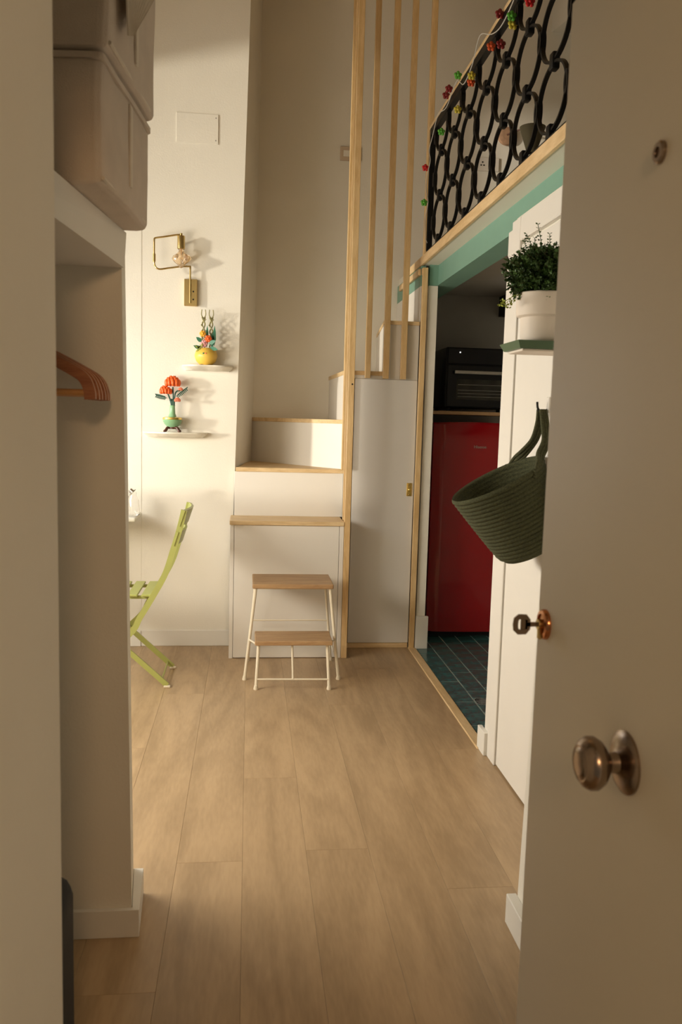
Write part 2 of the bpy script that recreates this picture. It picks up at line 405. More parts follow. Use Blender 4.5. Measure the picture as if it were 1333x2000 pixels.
# the one patterned tile
pt = MB(); 
for a in range(4):
    for rr in (.012, .024, .036):
        cx, cy2 = 1.049+TS*1.5, 3.94
        pt.lathe([(rr-.003, .0012), (rr-.003, .0018), (rr, .0018), (rr, .0012)], (cx+(.018 if a % 2 else -.018), cy2+(.018 if a//2 else -.018), .0005), 14)
tag(pt.build('tile_pattern', M['tilelight'], kf), 'pale scrolling ornament on one dark tile')
wallbox('wall_stub', 'narrow white wall end between stair cupboard and kitchen', 1.045, 1.10, 4.925, 5.75, 0, 2.20)
struct(MB().box(1.040, 1.118, 4.905, 4.926, 0, .205, .002).build('baseboard_stub', M['skirting']), 'tall white baseboard block at the foot of the wall end')
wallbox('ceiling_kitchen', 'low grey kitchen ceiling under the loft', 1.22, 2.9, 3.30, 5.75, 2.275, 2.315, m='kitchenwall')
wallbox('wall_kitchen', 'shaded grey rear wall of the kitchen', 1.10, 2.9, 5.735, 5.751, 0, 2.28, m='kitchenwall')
struct(MB().box(1.10, 1.22, .40, 5.70, 2.205, 2.322).box(1.05, 1.10, 4.93, 5.70, 2.203, 2.322).build('trim_beam', M['teal']), 'teal painted beam along the edge of the loft')
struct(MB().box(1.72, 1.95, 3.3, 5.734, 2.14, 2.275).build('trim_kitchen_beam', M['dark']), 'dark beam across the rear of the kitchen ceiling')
lf = MB(); lf.box(1.012, 2.9, .40, 5.75, 2.322, 2.364)
struct(lf.build('floor_loft', M['wall']), 'white underside and slab of the loft floor')
struct(MB().box(.995, 1.013, .40, 5.40, 2.318, 2.368, .002).build('trim_loft', M['plyY']), 'light wood edge board of the loft floor')
# bulkhead in the loft
bh = MB(); bh.hexa([(2.0, 3.2, 3.60), (2.9, 3.2, 3.60), (2.9, 5.75, 4.05), (2.0, 5.75, 4.05)], [(2.0, 3.2, CZ), (2.9, 3.2, CZ), (2.9, 5.75, CZ), (2.0, 5.75, CZ)])
struct(bh.build('trim_bulkhead', M['wall']), 'white sloping bulkhead under the loft ceiling')

# ------------------------------------------------------------------ entry door
d = struct(MB().box(.480, .522, .43, 1.294, .01, 2.04, .002).build('door_1', M['doorpaint'], base=(.50, .43, 0)), 'open cream entry door at the right edge with knob, lock and peephole')
kx, ky, kz = .480, .956, .979
k = MB(); k.lathe([(.0, -.0), (.040, 0), (.040, -.003), (.036, -.006), (.028, -.009), (.020, -.010), (.0135, -.013), (.0125, -.020), (.0125, -.026), (.0165, -.030)][::1], (kx, ky, kz), 32, 'X')
ro = k.build('door_knob', M['bronze'], d, smooth=35)
k = MB(); k.lathe([(.0135, -.024), (.020, -.028), (.0285, -.034), (.0335, -.042), (.0335, -.049), (.030, -.056), (.023, -.061), (.020, -.0605), (.019, -.0615), (.012, -.063), (.0001, -.0635)], (kx, ky, kz), 32, 'X')
k.build('knob_head', M['bronze'], ro, smooth=35)
ly, lz = 1.258, 1.081
k = MB(); k.lathe([(.0, 0), (.0245, 0), (.0245, -.004), (.0225, -.0075), (.017, -.0085), (.0165, -.006), (.0095, -.006), (.0001, -.006)], (kx, ly, lz), 28, 'X')
k.build('lock_rose', M['copper'], d, smooth=30)
k = MB(); k.lathe([(.0001, -.005), (.0085, -.005), (.0085, -.014), (.0001, -.014)], (kx, ly, lz), 16, 'X'); k.box(kx-.013, kx-.005, ly-.0045, ly+.0045, lz-.024, lz, .002)
k.build('lock_cylinder', M['brass'], d, smooth=30)
k = MB(); k.lathe([(.0001, 0), (.0135, 0), (.0135, -.004), (.0115, -.006), (.0065, -.006), (.006, -.003), (.0001, -.002)], (kx, .972, 1.724), 24, 'X')
k.build('peephole', M['bronze'], d, smooth=30)
key = thing('door_key', 'small key sticking out of the lock of the open entry door', 'key', (kx-.014, ly, lz))
k = MB(); k.box(kx-.032, kx-.0135, ly-.0012, ly+.0012, lz-.0038, lz+.0038, .0006); k.build('blade', M['bronze'], key)
k = MB(); k.tube([(kx-.030, ly, lz-.007), (kx-.034, ly, lz-.0122), (kx-.045, ly, lz-.0125), (kx-.0495, ly, lz-.0085), (kx-.0505, ly, lz), (kx-.0495, ly, lz+.0085), (kx-.045, ly, lz+.0125), (kx-.034, ly, lz+.0122), (kx-.030, ly, lz+.007)], 0, closed=True, flat=(.0024, .0085, (0, 1, 0)))
k.box(kx-.042, kx-.030, ly-.0012, ly+.0012, lz-.0085, lz+.0085, .0006)
k.build('bow', M['bronze'], key)

# ================================================================== STAIRCASE
st = thing('staircase', 'white box staircase with birch plywood treads winding up to the loft', 'stairs', (.25, 4.75, 0))
def sp(name, mb, m, label=None, smooth=None):
    o = mb.build(name, M[m], st, smooth=smooth)
    if label: o['label'] = label
    return o
sp('side_panel', MB().box(-.099, -.077, 4.722, 4.968, 0, .784, .001), 'white')
sp('side_panel', MB().box(.531, .556, 4.722, 4.968, 0, .784, .001), 'white')
sp('front_panel', MB().box(-.075, .529, 4.722, 4.742, .004, .782, .001), 'white')
sp('tread', MB().box(-.103, .558, 4.712, 4.985, .784, .809, .004, 2), 'plyX')
sp('riser', MB().box(-.082, .572, 4.968, 4.986, .809, 1.074, .001), 'white')
sp('tread', MB().poly([(-.076, 4.960), (.574, 4.960), (.580, 4.99), (.022, 5.745), (.0, 5.745), (-.06, 5.02)], .025, 'Z', 1.074, .002), 'plyX')
def wallpanel(x0, y0, x1, y1, z0, z1, t=.016):
    dx, dy = x1-x0, y1-y0; L = math.hypot(dx, dy); nx, ny = -dy/L*t, dx/L*t
    return MB().hexa([(x0, y0, z0), (x1, y1, z0), (x1+nx, y1+ny, z0), (x0+nx, y0+ny, z0)], [(x0, y0, z1), (x1, y1, z1), (x1+nx, y1+ny, z1), (x0+nx, y0+ny, z1)])
sp('riser', wallpanel(.576, 4.975, .018, 5.735, 1.099, 1.372, -.016), 'white')
sp('tread', MB().poly([(.578, 4.966), (.582, 5.0), (.56, 5.748), (.030, 5.748), (.014, 5.728)], .025, 'Z', 1.372, .002), 'plyX')
sp('riser', wallpanel(.562, 4.945, .545, 5.748, 1.397, 1.665, -.016), 'white')
sp('tread', MB().poly([(.557, 4.940), (.80, 4.940), (.88, 5.748), (.540, 5.748)], .025, 'Z', 1.665, .002), 'plyX')
sp('front_panel', MB().box(.592, .799, 4.9465, 4.96, 1.645, 1.665), 'white')
sp('riser', wallpanel(.790, 4.945, .870, 5.748, 1.690, 1.968, -.016), 'white')
sp('front_panel', MB().box(.80, 1.002, 4.9505, 4.966, 1.645, 1.968), 'white')
sp('tread', MB().poly([(.785, 4.938), (1.002, 4.938), (1.044, 5.748), (.865, 5.748)], .022, 'Z', 1.968, .002), 'plyX')
sp('riser', MB().box(1.002, 1.018, 4.952, 5.748, 1.990, 2.20), 'white')
sp('beam_end', MB().box(1.002, 1.03, 4.952, 5.748, 2.20, 2.317), 'teal', 'teal painted end of the loft beam above the top riser')
# cupboard under the stairs
cd_ = sp('cupboard_door', MB().box(.622, .999, 4.930, 4.948, .034, 1.643, .0012), 'door_panel', 'tall narrow white cupboard door under the stairs')
MB().box(.592, .999, 4.935, 4.955, 0, .031, .002).build('bottom_rail', M['plyX'], st)
sp('side_panel', MB().box(.594, .618, 4.932, 4.95, .031, 1.645, .001), 'white')
lt = MB(); lt.box(.956, .988, 4.924, 4.9305, .947, 1.027, .003, 2)
lo = lt.build('latch', M['gold'], cd_, smooth=40); lo['label'] = 'small gilded latch plate'
MB().lathe([(.0001, .0), (.010, -.001), (.010, -.007), (.006, -.012), (.0001, -.014)], (.972, 4.925, .987), 16, 'Y').build('latch_knob', M['gold'], lo, smooth=40)
for zz in (.957, 1.016): MB().lathe([(.0001, .0), (.004, -.0005), (.003, -.002), (.0001, -.0025)], (.972, 4.924, zz), 10, 'Y').build('screw', M['brass'], lo)

# slat screen -------------------------------------------------------
sl = thing('slat_screen', 'screen of tall pine slats closing the side of the staircase', 'screen', (.8, 4.93, 0))
def slat(x0, x1, y0, y1, z0, z1, n='slat'): return MB().box(x0, x1, y0, y1, z0, z1, .0015).build(n, M['plyZ'], sl, base=((x0+x1)/2, (y0+y1)/2, z0))
pz = slat(.558, .592, 4.716, 4.768, 0, CZ, 'post')
MB().lathe([(.0001, 0), (.005, -.0004), (.005, -.001), (.0001, -.0012)], (.580, 4.7165, 1.60), 10, 'Y').build('screw', M['dark'], pz)
slat(.556, .588, 4.794, 4.822, .810, CZ)
slat(.551, .588, 4.898, 4.925, 1.10, CZ)
for x0, x1 in ((.678, .710), (.786, .820), (.890, .924)):
    slat(x0, x1, 4.906, 4.932, 1.647, CZ)
slat(1.003, 1.034, 4.904, 4.9295, 0, 2.30, 'post')
slat(1.000, 1.031, 4.885, 4.925, 2.369, CZ, 'post')
MB().box(1.003, 1.034, 4.93, 4.951, 2.262, 2.30, .002).build('top_rail', M['plyY'], sl)
MB().box(.985, 1.001, 4.952, 5.60, 2.262, 2.30, .002).build('top_rail', M['plyY'], sl)

# ================================================================== LOFT RAILING
RX = 1.020
rl = thing('loft_railing', 'black wrought iron railing along the loft edge with a pine handrail', 'railing', (RX, 3.6, 2.366))
Y0, Y1 = 2.15, 4.86
MB().box(RX-.017, RX+.017, Y0, Y1+.02, 3.064, 3.082, .003).build('handrail', M['plyY'], rl)
MB().box(RX-.016, RX+.016, Y0, Y1, 3.024, 3.064, .002).build('top_rail', M['iron'], rl)
MB().box(RX-.014, RX+.014, Y0, Y1, 2.366, 2.384, .002).build('bottom_rail', M['iron'], rl)
MB().box(RX-.016, RX+.016, Y1-.022, Y1, 2.384, 3.03, .002).build('end_post', M['iron'], rl)
D = .14375; yr0 = 4.325          # a rectangular collar column at yr0, every 2*D
zr = (2.400, 2.6365, 2.873); zo = (2.518, 2.755, 2.985)
A_, B_ = D-.009, .2365/2-.006
def ringpath(y, z, a0=0., a1=2*PI, n=40):
    return [(RX, y+A_*math.cos(a0+(a1-a0)*q/n), z+B_*math.sin(a0+(a1-a0)*q/n)) for q in range(n+1)]
meshes = {}
def lay(name, key, y, z, make):
    if key not in meshes:
        o = make().build(name, M['iron'], rl, base=(RX, y, z), smooth=40); meshes[key] = o.data
    else:
        o = bpy.data.objects.new(name, meshes[key]); C.objects.link(o); o.parent = rl; o.location = Vector((RX, y, z))-rl.location
for j in range(-1, 8):
    y = yr0-2*D*j
    if y-A_ > Y0:
        for z in zo[:2]:
            lay('iron_ring', 'ring', y, z, lambda: MB().tube(ringpath(y, z)[:-1], 0, closed=True, flat=(.016, .0085, (1, 0, 0))))
        z = 2.9915
        lay('iron_ring', 'half', y, z, lambda: MB().tube(ringpath(y, z, -PI-.32, .32, 28), 0, flat=(.016, .0085, (1, 0, 0))))
        for z in zr: lay('collar', 'rect', y, z, lambda: MB().box(RX-.014, RX+.014, y-.019, y+.019, z-.029, z+.029, .006, 2))
    yo = y+D
    if yo < Y1-.03:
        for z in zo: 
            lay('oval_link', 'oval', yo, z, lambda: MB().tube([(RX, yo+.011*math.cos(2*PI*q/20), z+.034*math.sin(2*PI*q/20)) for q in range(20)], 0, closed=True, flat=(.022, .012, (1, 0, 0))))

# flower garland wound round the railing
GX = .990
gl = thing('flower_garland', 'string of small coloured flowers wound along the loft railing', 'garland', (GX, 3.9, 2.6))
wp = [(GX, 2.6, 3.02), (GX, 2.9, 3.05), (GX, 3.05, 2.99), (GX, 3.2, 3.06), (GX, 3.32, 3.02), (GX, 3.46, 3.00), (GX, 3.6, 3.03), (GX-.01, 3.75, 3.088), (GX, 3.9, 3.03), (GX, 4.05, 3.0), (GX, 4.2, 3.07), (GX, 4.4, 3.02), (GX, 4.6, 3.05), (GX, 4.72, 2.98), (GX, 4.80, 2.93), (GX, 4.76, 2.86), (GX, 4.83, 2.80), (GX, 4.84, 2.72), (GX, 4.78, 2.64), (GX, 4.84, 2.56), (GX, 4.82, 2.46), (GX, 4.76, 2.41)]
MB().tube(bez(wp, 120), .0022, 5).build('wire', M['wire'], gl)
for (y, z, m, x) in ((3.099, 2.926, 'f_red', GX), (3.483, 3.058, 'f_dred', GX), (3.317, 2.975, 'f_grn', GX), (3.33, 2.95, 'f_yel', GX+.01), (3.447, 2.926, 'f_dred', GX), (3.593, 2.979, 'f_org', GX), (3.902, 2.981, 'f_yel', GX), (3.91, 2.955, 'f_org', GX), (4.174, 3.088, 'f_grn', GX), (4.36, 3.095, 'f_dred', GX), (4.42, 3.085, 'f_dred', GX), (4.83, 2.84, 'f_red', GX-.012), (4.83, 2.648, 'f_grn', GX-.012), (4.15, 2.92, 'f_yel', GX), (4.5, 2.93, 'f_grn', GX)):
    k = MB()
    for a in range(5):
        t = 2*PI*a/5+.3; k.ball((x+.012*math.cos(t), y, z+.012*math.sin(t)), .009, (1, .6, 1.0), 8)
    k.ball((x, y-.004, z), .007, seg=8)
    o = k.build('flower', M[m], gl, smooth=60)
    o['label'] = {'f_red': 'bright red', 'f_dred': 'dark red', 'f_grn': 'green', 'f_yel': 'yellow', 'f_org': 'orange'}[m]+' five-petalled flower'

# things in the loft
lw = thing('loft_wall_lamp', 'tan wall lamp with an olive shade on the loft rear wall behind the railing', 'wall lamp', (1.70, 5.75, 3.34))
k = MB(); k.lathe([(.0001, 0), (.055, 0), (.062, -.012), (.056, -.03), (.04, -.036), (.0001, -.03)], (1.715, 5.749, 3.35), 28, 'Y'); k.build('wicker_disc', M['tan'], lw, smooth=40)
k = MB(); k.tube([(1.715, 5.72, 3.355), (1.76, 5.66, 3.365), (1.845, 5.59, 3.37)], .006, 8); k.build('arm', M['brown'], lw, smooth=50)
k = MB(); k.lathe([(.082, .065), (.086, .065), (.03, -.10), (.026, -.10), (.082, .065)], (1.845, 5.58, 3.30), 28); k.build('shade', M['olive'], lw, smooth=40)
ol = thing('wall_socket', 'white double socket on the loft rear wall', 'socket', (1.56, 5.75, 3.16))
MB().box(1.515, 1.675, 5.739, 5.7505, 3.115, 3.205, .003).build('plate', M['plastic'], ol)
for xx in (1.558, 1.632):
    for dx, dz in ((-.01, -.008), (.01, -.008), (0, .012)): MB().lathe([(.0001, 0), (.0055, 0), (.0055, -.0012), (.0001, -.0012)], (xx+dx, 5.7388, 3.16+dz), 8, 'Y').build('socket_hole', M['dark'], ol)
it = thing('intercom_plate', 'small beige control plate on the rear wall behind the slats', 'wall plate', (.65, 5.75, 3.17))
MB().box(.578, .72, 5.735, 5.7505, 3.125, 3.215, .003).build('plate', M['beige'], it)
MB().box(.60, .66, 5.731, 5.736, 3.150, 3.19, .001).build('screen', M['wall'], it)

# ================================================================== SHELF WALL THINGS
cp_ = thing('junction_cover', 'square white cover plate high on the shelf wall', 'cover plate', (-.318, 5.0, 3.02))
MB().box(-.438, -.201, 4.9945, 5.0, 2.945, 3.108, .001).build('plate', M['wall'], cp_)
for zz in (2.965, 3.088): MB().lathe([(.0001, 0), (.004, 0), (.004, -.001), (.0001, -.001)], (-.215, 4.9945, zz), 8, 'Y').build('screw', M['greyd'], cp_)

la = thing('wall_lamp', 'brass swing arm wall lamp with a bare amber bulb', 'wall lamp', (-.347, 5.0, 2.03))
MB().box(-.387, -.312, 4.972, 5.0, 2.03, 2.182, .002).build('back_plate', M['brass'], la)
k = MB(); k.tube([(-.352, 4.965, 2.045), (-.352, 4.965, 2.255)], .0055, 8); k.box(-.358, -.346, 4.962, 4.974, 2.06, 2.08); k.box(-.358, -.346, 4.962, 4.974, 2.15, 2.17); k.build('upright', M['brass'], la, smooth=40)
for zz in (2.067, 2.112): MB().lathe([(.0001, 0), (.005, 0), (.004, -.005), (.0001, -.006)], (-.334, 4.972, zz), 10, 'Y').build('switch', M['dark'], la)
arm = bez([(-.352, 4.965, 2.252), (-.40, 4.953, 2.247), (-.47, 4.935, 2.232), (-.525, 4.925, 2.222), (-.548, 4.922, 2.24), (-.552, 4.922, 2.28), (-.552, 4.922, 2.36)], 42)
arm += bez([(-.552, 4.922, 2.385), (-.545, 4.923, 2.393), (-.50, 4.926, 2.402), (-.43, 4.94, 2.419), (-.403, 4.945, 2.422)], 24)
k = MB(); k.tube(arm, .0052, 8); k.tube([(-.552, 4.922, 2.262), (-.552, 4.922, 2.305)], .0085, 10); k.build('swing_arm', M['brass'], la, smooth=50)
k = MB(); k.lathe([(.0001, .012), (.008, .012), (.008, .0), (.021, -.002), (.022, -.006), (.022, -.074), (.019, -.076), (.019, -.02), (.0001, -.018)], (-.403, 4.945, 2.418), 20); k.build('lamp_holder', M['brass'], la, smooth=40)
# star-ribbed amber bulb
k = MB()
prof = [(.014, -.070), (.015, -.085), (.020, -.098), (.036, -.112), (.041, -.128), (.032, -.146), (.020, -.162), (.010, -.178), (.001, -.182)]
rings = []
for r, h in prof:
    rings.append([k.v((-.403+r*(1+.42*math.cos(5*2*PI*q/40)*min(1, max(0, (r-.014)/.02)))*math.cos(2*PI*q/36), 4.945+r*(1+.42*math.cos(5*2*PI*q/40)*min(1, max(0, (r-.014)/.02)))*math.sin(2*PI*q/36), 2.418+h)) for q in range(40)])
for A, B in zip(rings, rings[1:]):
    for q in range(40): k.face([A[q], A[(q+1) % 40], B[(q+1) % 40], B[q]])
bmesh.ops.recalc_face_normals(k.bm, faces=k.bm.faces)
k.build('bulb', M['amberglass'], la, smooth=60)
k = MB(); k.tube([(-.403, 4.945, 2.35), (-.403, 4.945, 2.29)], .003, 6)
for a in range(6): k.tube([(-.403, 4.945, 2.30), (-.403+.018*math.cos(a*PI/3), 4.945+.018*math.sin(a*PI/3), 2.285)], .0012, 5)
k.build('filament', M['filament'], la)

def shelf(x0, x1, ztop, label):
    cx, w = (x0+x1)/2, (x1-x0)/2
    k = MB(); n = 28; tops = []; lows = []
    for q in range(n+1):
        a = PI*q/n; wob = 1+.05*math.sin(5*a+x0*9)
        tops.append((cx-w*math.cos(a)*1.0, 5.0-.118*math.sin(a)**.8*wob))
        lows.append((cx-w*.86*math.cos(a), 5.0-.085*math.sin(a)**.8*wob))
    T = [k.v((x, y, ztop)) for x, y in tops]; Bm = [k.v((x, y, ztop-.008)) for x, y in tops]; L = [k.v((x, y, ztop-.030)) for x, y in lows]
    for A, B in ((T, Bm), (Bm, L)):
        for q in range(n): k.face([A[q], B[q], B[q+1], A[q+1]])
    k.face(T); k.face(L[::-1]); k.face([T[0], T[-1], Bm[-1], Bm[0]]); k.face([Bm[0], Bm[-1], L[-1], L[0]])
    bmesh.ops.recalc_face_normals(k.bm, faces=k.bm.faces)
    o = k.build('wall_shelf', M['marble'], base=(cx, 5.0, ztop-.03), smooth=35)
    return tag(o, label, 'shelf', 'small half-round marble shelves')
shelf(-.398, -.100, 1.690, 'cream marble half-round shelf under the yellow plant pot')
shelf(-.622, -.245, 1.298, 'cream marble half-round shelf under the green flower vase')

def leaf_fan(k, p, d, L, w, n=(0, -1, 0), t=.002):
    """pointed leaf as a thin solid"""
    p, d, n = Vector(p), Vector(d).normalized(), Vector(n).normalized(); s_ = d.cross(n).normalized()
    out = [p, p+d*L*.35+s_*w, p+d*L*.7+s_*w*.75, p+d*L, p+d*L*.7-s_*w*.75, p+d*L*.35-s_*w]
    A = [k.v(q+n*t/2) for q in out]; B = [k.v(q-n*t/2) for q in out]
    k.face(A); k.face(B[::-1])
    for q in range(6): k.face([A[q], B[q], B[(q+1) % 6], A[(q+1) % 6]])
# yellow pot with a toy-brick style arrangement
PX, PY, PZ = -.256, 4.935, 1.690
yp = thing('yellow_plant_pot', 'round yellow pot of plastic block flowers on the upper marble shelf', 'plant pot', (PX, PY, PZ))
k = MB(); k.lathe([(.0001, 0), (.034, 0), (.040, .006), (.056, .022), (.066, .048), (.066, .060), (.058, .084), (.042, .098), (.038, .098), (.036, .092), (.0001, .09)], (PX, PY, PZ), 28); k.build('pot', M['yellow'], yp, smooth=40)
k = MB(); 
for a in range(12): k.box(PX-.03+a*.005, PX-.027+a*.005, PY-.034, PY-.030, PZ, PZ+.004)
k.build('foot', M['brown'], yp)
k = MB(); k.lathe([(.0001, 0), (.005, 0), (.004, -.003), (.0001, -.004)], (PX-.012, PY-.064, PZ+.064), 10, 'Y'); k.build('stud', M['mgreen'], yp)
k = MB(); k.lathe([(.0001, 0), (.005, 0), (.004, -.003), (.0001, -.004)], (PX+.002, PY-.064, PZ+.064), 10, 'Y'); k.build('stud', M['coral'], yp)
for sx, zt in ((-.016, .318), (.028, .318)):
    k = MB(); pts = [(PX+sx+.008*math.sin(h*75), PY+.01+.008*math.cos(h*75), PZ+.09+h*(zt-.13)/.19) for h in [q*.19/40 for q in range(41)]]
    k.tube(pts, .0042, 6)
    pts = [(PX+sx-.008*math.sin(h*75), PY+.01-.008*math.cos(h*75), PZ+.09+h*(zt-.13)/.19) for h in [q*.19/40 for q in range(41)]]
    k.tube(pts, .0042, 6)
    for a in (-1, 1): k.tube(bez([(PX+sx, PY+.01, PZ+zt-.05), (PX+sx+a*.012, PY+.005, PZ+zt-.03), (PX+sx+a*.010, PY, PZ+zt)], 8), .0032, 6)
    for q in range(4): k.tube([(PX+sx, PY+.008, PZ+.15+q*.032), (PX+sx+(.014 if q % 2 else -.014), PY, PZ+.168+q*.032)], .003, 5)
    k.build('twisted_stalk', M['bamboo'], yp, smooth=50)
for dx, dz, L in ((.004, .10, .13), (.046, .11, .12), (.034, .09, .10)):
    k = MB(); leaf_fan(k, (PX+dx, PY-.005, PZ+dz), (.02, 0, 1), L, .010, t=.006); k.build('leaf', M['mgreen'], yp)
for dx, dz, d_, L in ((-.02, .09, (-1, -.2, .35), .055), (.02, .10, (.8, -.3, -.2), .055), (.015, .12, (.6, -.2, .3), .05), (-.02, .13, (-.8, -.2, .6), .045)):
    k = MB(); leaf_fan(k, (PX+dx, PY-.03, PZ+dz), d_, L, .012, t=.005); k.build('leaf', M['mgreen'], yp)
for dx, dz, m, r in ((-.018, .178, 'amberp', .018), (.014, .150, 'orange', .020), (-.010, .122, 'pink', .020)):
    k = MB()
    for a in range(6): k.ball((PX+dx+r*.6*math.cos(a*PI/3), PY-.030, PZ+dz+r*.6*math.sin(a*PI/3)), r*.5, seg=8)
    k.ball((PX+dx, PY-.036, PZ+dz), r*.5, seg=8); k.build('blossom', M[m], yp, smooth=60)
k = MB()
for a in range(9): leaf_fan(k, (PX-.034+random.uniform(-.01, .012), PY-.045, PZ+.095+random.uniform(-.008, .012)), (random.uniform(-1, .6), 0, random.uniform(-.6, .9)), .022, .004, t=.003)
k.build('sprig', M['leafy'], yp)

# green vase with orange flowers
VX, VY, VZ = -.447, 4.94, 1.298
gv = thing('flower_vase', 'jade green vase of orange block flowers on the lower marble shelf', 'vase', (VX, VY, VZ))
k = MB()
for a in range(4):
    t = PI/4+a*PI/2
    k.tube(bez([(VX+.015*math.cos(t), VY+.015*math.sin(t), VZ+.024), (VX+.038*math.cos(t), VY+.038*math.sin(t), VZ+.026), (VX+.056*math.cos(t), VY+.05*math.sin(t), VZ+.007), (VX+.064*math.cos(t), VY+.056*math.sin(t), VZ+.007)], 12), .0065, 7)
k.lathe([(.0001, .018), (.024, .018), (.024, .03), (.0001, .03)], (VX, VY, VZ), 16)
k.build('stand', M['brown'], gv, smooth=50)
k = MB(); k.lathe([(.0001, .030), (.030, .030), (.048, .048), (.056, .066), (.054, .072)], (VX, VY, VZ), 28); k.build('bowl', M['jade'], gv, smooth=40)
k = MB(); k.lathe([(.054, .072), (.057, .074), (.055, .084), (.044, .088), (.024, .086)], (VX, VY, VZ), 28); k.build('rim_band', M['gold'], gv, smooth=40)
k = MB(); k.lathe([(.024, .086), (.022, .096), (.017, .108), (.015, .150), (.017, .155), (.012, .155), (.0001, .15)], (VX, VY, VZ), 20); k.build('neck', M['jade'], gv, smooth=40)
def stem(pts): MB().tube(bez(pts, 18), .0042, 7).build('stem', M['dgreen'], gv, smooth=50)
stem([(VX+.002, VY, VZ+.14), (VX+.004, VY, VZ+.20), (VX+.002, VY-.002, VZ+.262)])
stem([(VX-.004, VY, VZ+.15), (VX-.014, VY-.005, VZ+.19), (VX-.026, VY-.008, VZ+.222)])
stem([(VX+.010, VY, VZ+.14), (VX+.013, VY-.004, VZ+.21), (VX+.024, VY-.008, VZ+.236), (VX+.044, VY-.01, VZ+.242)])
k = MB(); k.box(VX-.010, VX+.013, VY-.010, VY+.010, VZ+.145, VZ+.192, .002); k.box(VX-.016, VX-.004, VY-.016, VY-.004, VZ+.18, VZ+.194, .002); k.build('block_stem', M['dgreen'], gv)
def bloom(cx, cy, cz, r, m, tilt=0.):
    k = MB()
    for ring, (rr, hh, n) in enumerate(((.30, .45, 6), (.62, .25, 9), (.85, -.02, 11))):
        for a in range(n):
            t = 2*PI*a/n+ring*.4
            k.ball((cx+r*rr*math.cos(t)+tilt*r*hh, cy+r*rr*.75*math.sin(t), cz+r*hh), r*.27, (.8, .8, 1.7), 8)
    k.build('blossom', M[m], gv, smooth=60)
bloom(VX+.001, VY-.002, VZ+.286, .045, 'orange'); bloom(VX-.038, VY-.008, VZ+.236, .036, 'orange', -.3)
bloom(VX+.047, VY-.01, VZ+.248, .014, 'coral'); bloom(VX+.030, VY-.02, VZ+.185, .018, 'coral')
for sgn, x0, z0, dz in ((-1, VX-.032, VZ+.196, .014), (1, VX+.022, VZ+.207, .05)):
    k = MB(); x1 = x0+sgn*.062; k.tube([(x0, VY-.01, z0), (x1, VY-.012, z0+dz)], .0025, 5)
    for q in range(8):
        f = (q+.8)/8.5; p_ = Vector((x0+(x1-x0)*f, VY-.011, z0+dz*f))
        for s2 in (-1, 1): leaf_fan(k, p_, (sgn*.7, 0, s2*.9), .018*(1.1-.5*abs(f-.5)), .0035, t=.003)
    k.build('fern_leaf', M['dgreen'], gv)

# ================================================================== CHAIR, TABLE, CARAFE
ch = thing('folding_chair', 'lime green metal folding bistro chair facing the table at left', 'chair', (-.60, 4.37, 0))
yn, yf = 4.185, 4.555
def rail_pts(y): return [(-.882, y, .0), (-.60, y, .275), (-.535, y, .375), (-.462, y, .500), (-.408, y, .605), (-.372, y, .72), (-.348, y, .80), (-.330, y, .87), (-.318, y, .925)]
for y in (yn, yf):
    MB().tube(bez([(-.905, y, .012)]+rail_pts(y)[1:], 40), 0, flat=(.014, .030, (0, 1, 0))).build('leg', M['lime'], ch)
for y in (yn+.022, yf-.022):
    lg = MB().tube([(-.400, y, .012), (-.90, y, .475)], 0, flat=(.012, .026, (0, 1, 0))).build('leg', M['lime'], ch)
    k = MB(); k.box(-.418, -.384, y-.009, y+.009, 0, .012, .003); k.build('foot_cap', M['cream'], lg)
MB().tube([(-.428, yn+.022, .040), (-.428, yf-.022, .040)], .005, 7).build('cross_rod', M['lime'], ch)
MB().tube([(-.455, yn, .505), (-.455, yf, .505)], .006, 8).build('cross_rod', M['lime'], ch)
MB().box(-.90, -.475, yn+.036, yn+.050, .462, .478, .001).build('seat_frame', M['lime'], ch); MB().box(-.90, -.475, yf-.050, yf-.036, .462, .478, .001).build('seat_frame', M['lime'], ch)
for q in range(6):
    x1 = -.478-q*.072; MB().box(x1-.052, x1, yn+.008, yf-.008, .478, .490, .003).build('slat', M['lime'], ch)
for (xa, za, xb, zb) in ((-.372, .745, -.350, .815), (-.344, .845, -.318, .925)):
    k = MB(); dx, dz = xb-xa, zb-za; L = math.hypot(dx, dz); nx, nz = -dz/L*.006, dx/L*.006
    n = 10; prev = None
    for q in range(n+1):
        f = q/n; y = yn-.012+(yf-yn+.024)*f; bow = .028*math.sin(PI*f)
        ring = [k.v((xa+bow-nx, y, za-nz)), k.v((xb+bow-nx, y, zb-nz)), k.v((xb+bow+nx, y, zb+nz)), k.v((xa+bow+nx, y, za+nz))]
        if prev:
            for e in range(4): k.face([prev[e], prev[(e+1) % 4], ring[(e+1) % 4], ring[e]])
        else: k.face(ring[::-1])
        prev = ring
    k.face(prev); bmesh.ops.recalc_face_normals(k.bm, faces=k.bm.faces)
    k.build('backrest_slat', M['lime'], ch, smooth=40)
tb = thing('dining_table', 'white dining table hidden behind the niche partition', 'table', (-1.1, 4.55, 0))
MB().box(-1.55, -.622, 4.66, 4.955, .800, .822, .008, 2).build('table_top', M['tabletop'], tb)
for x, y in ((-1.50, 4.70), (-.95, 4.70), (-1.50, 4.92), (-.95, 4.92)): MB().lathe([(.016, 0), (.022, .800)], (x, y, 0), 14).build('leg', M['tabletop'], tb, smooth=40)
cf = thing('glass_carafe', 'clear glass carafe with a silver lid on the table edge', 'carafe', (-.655, 4.80, .822))
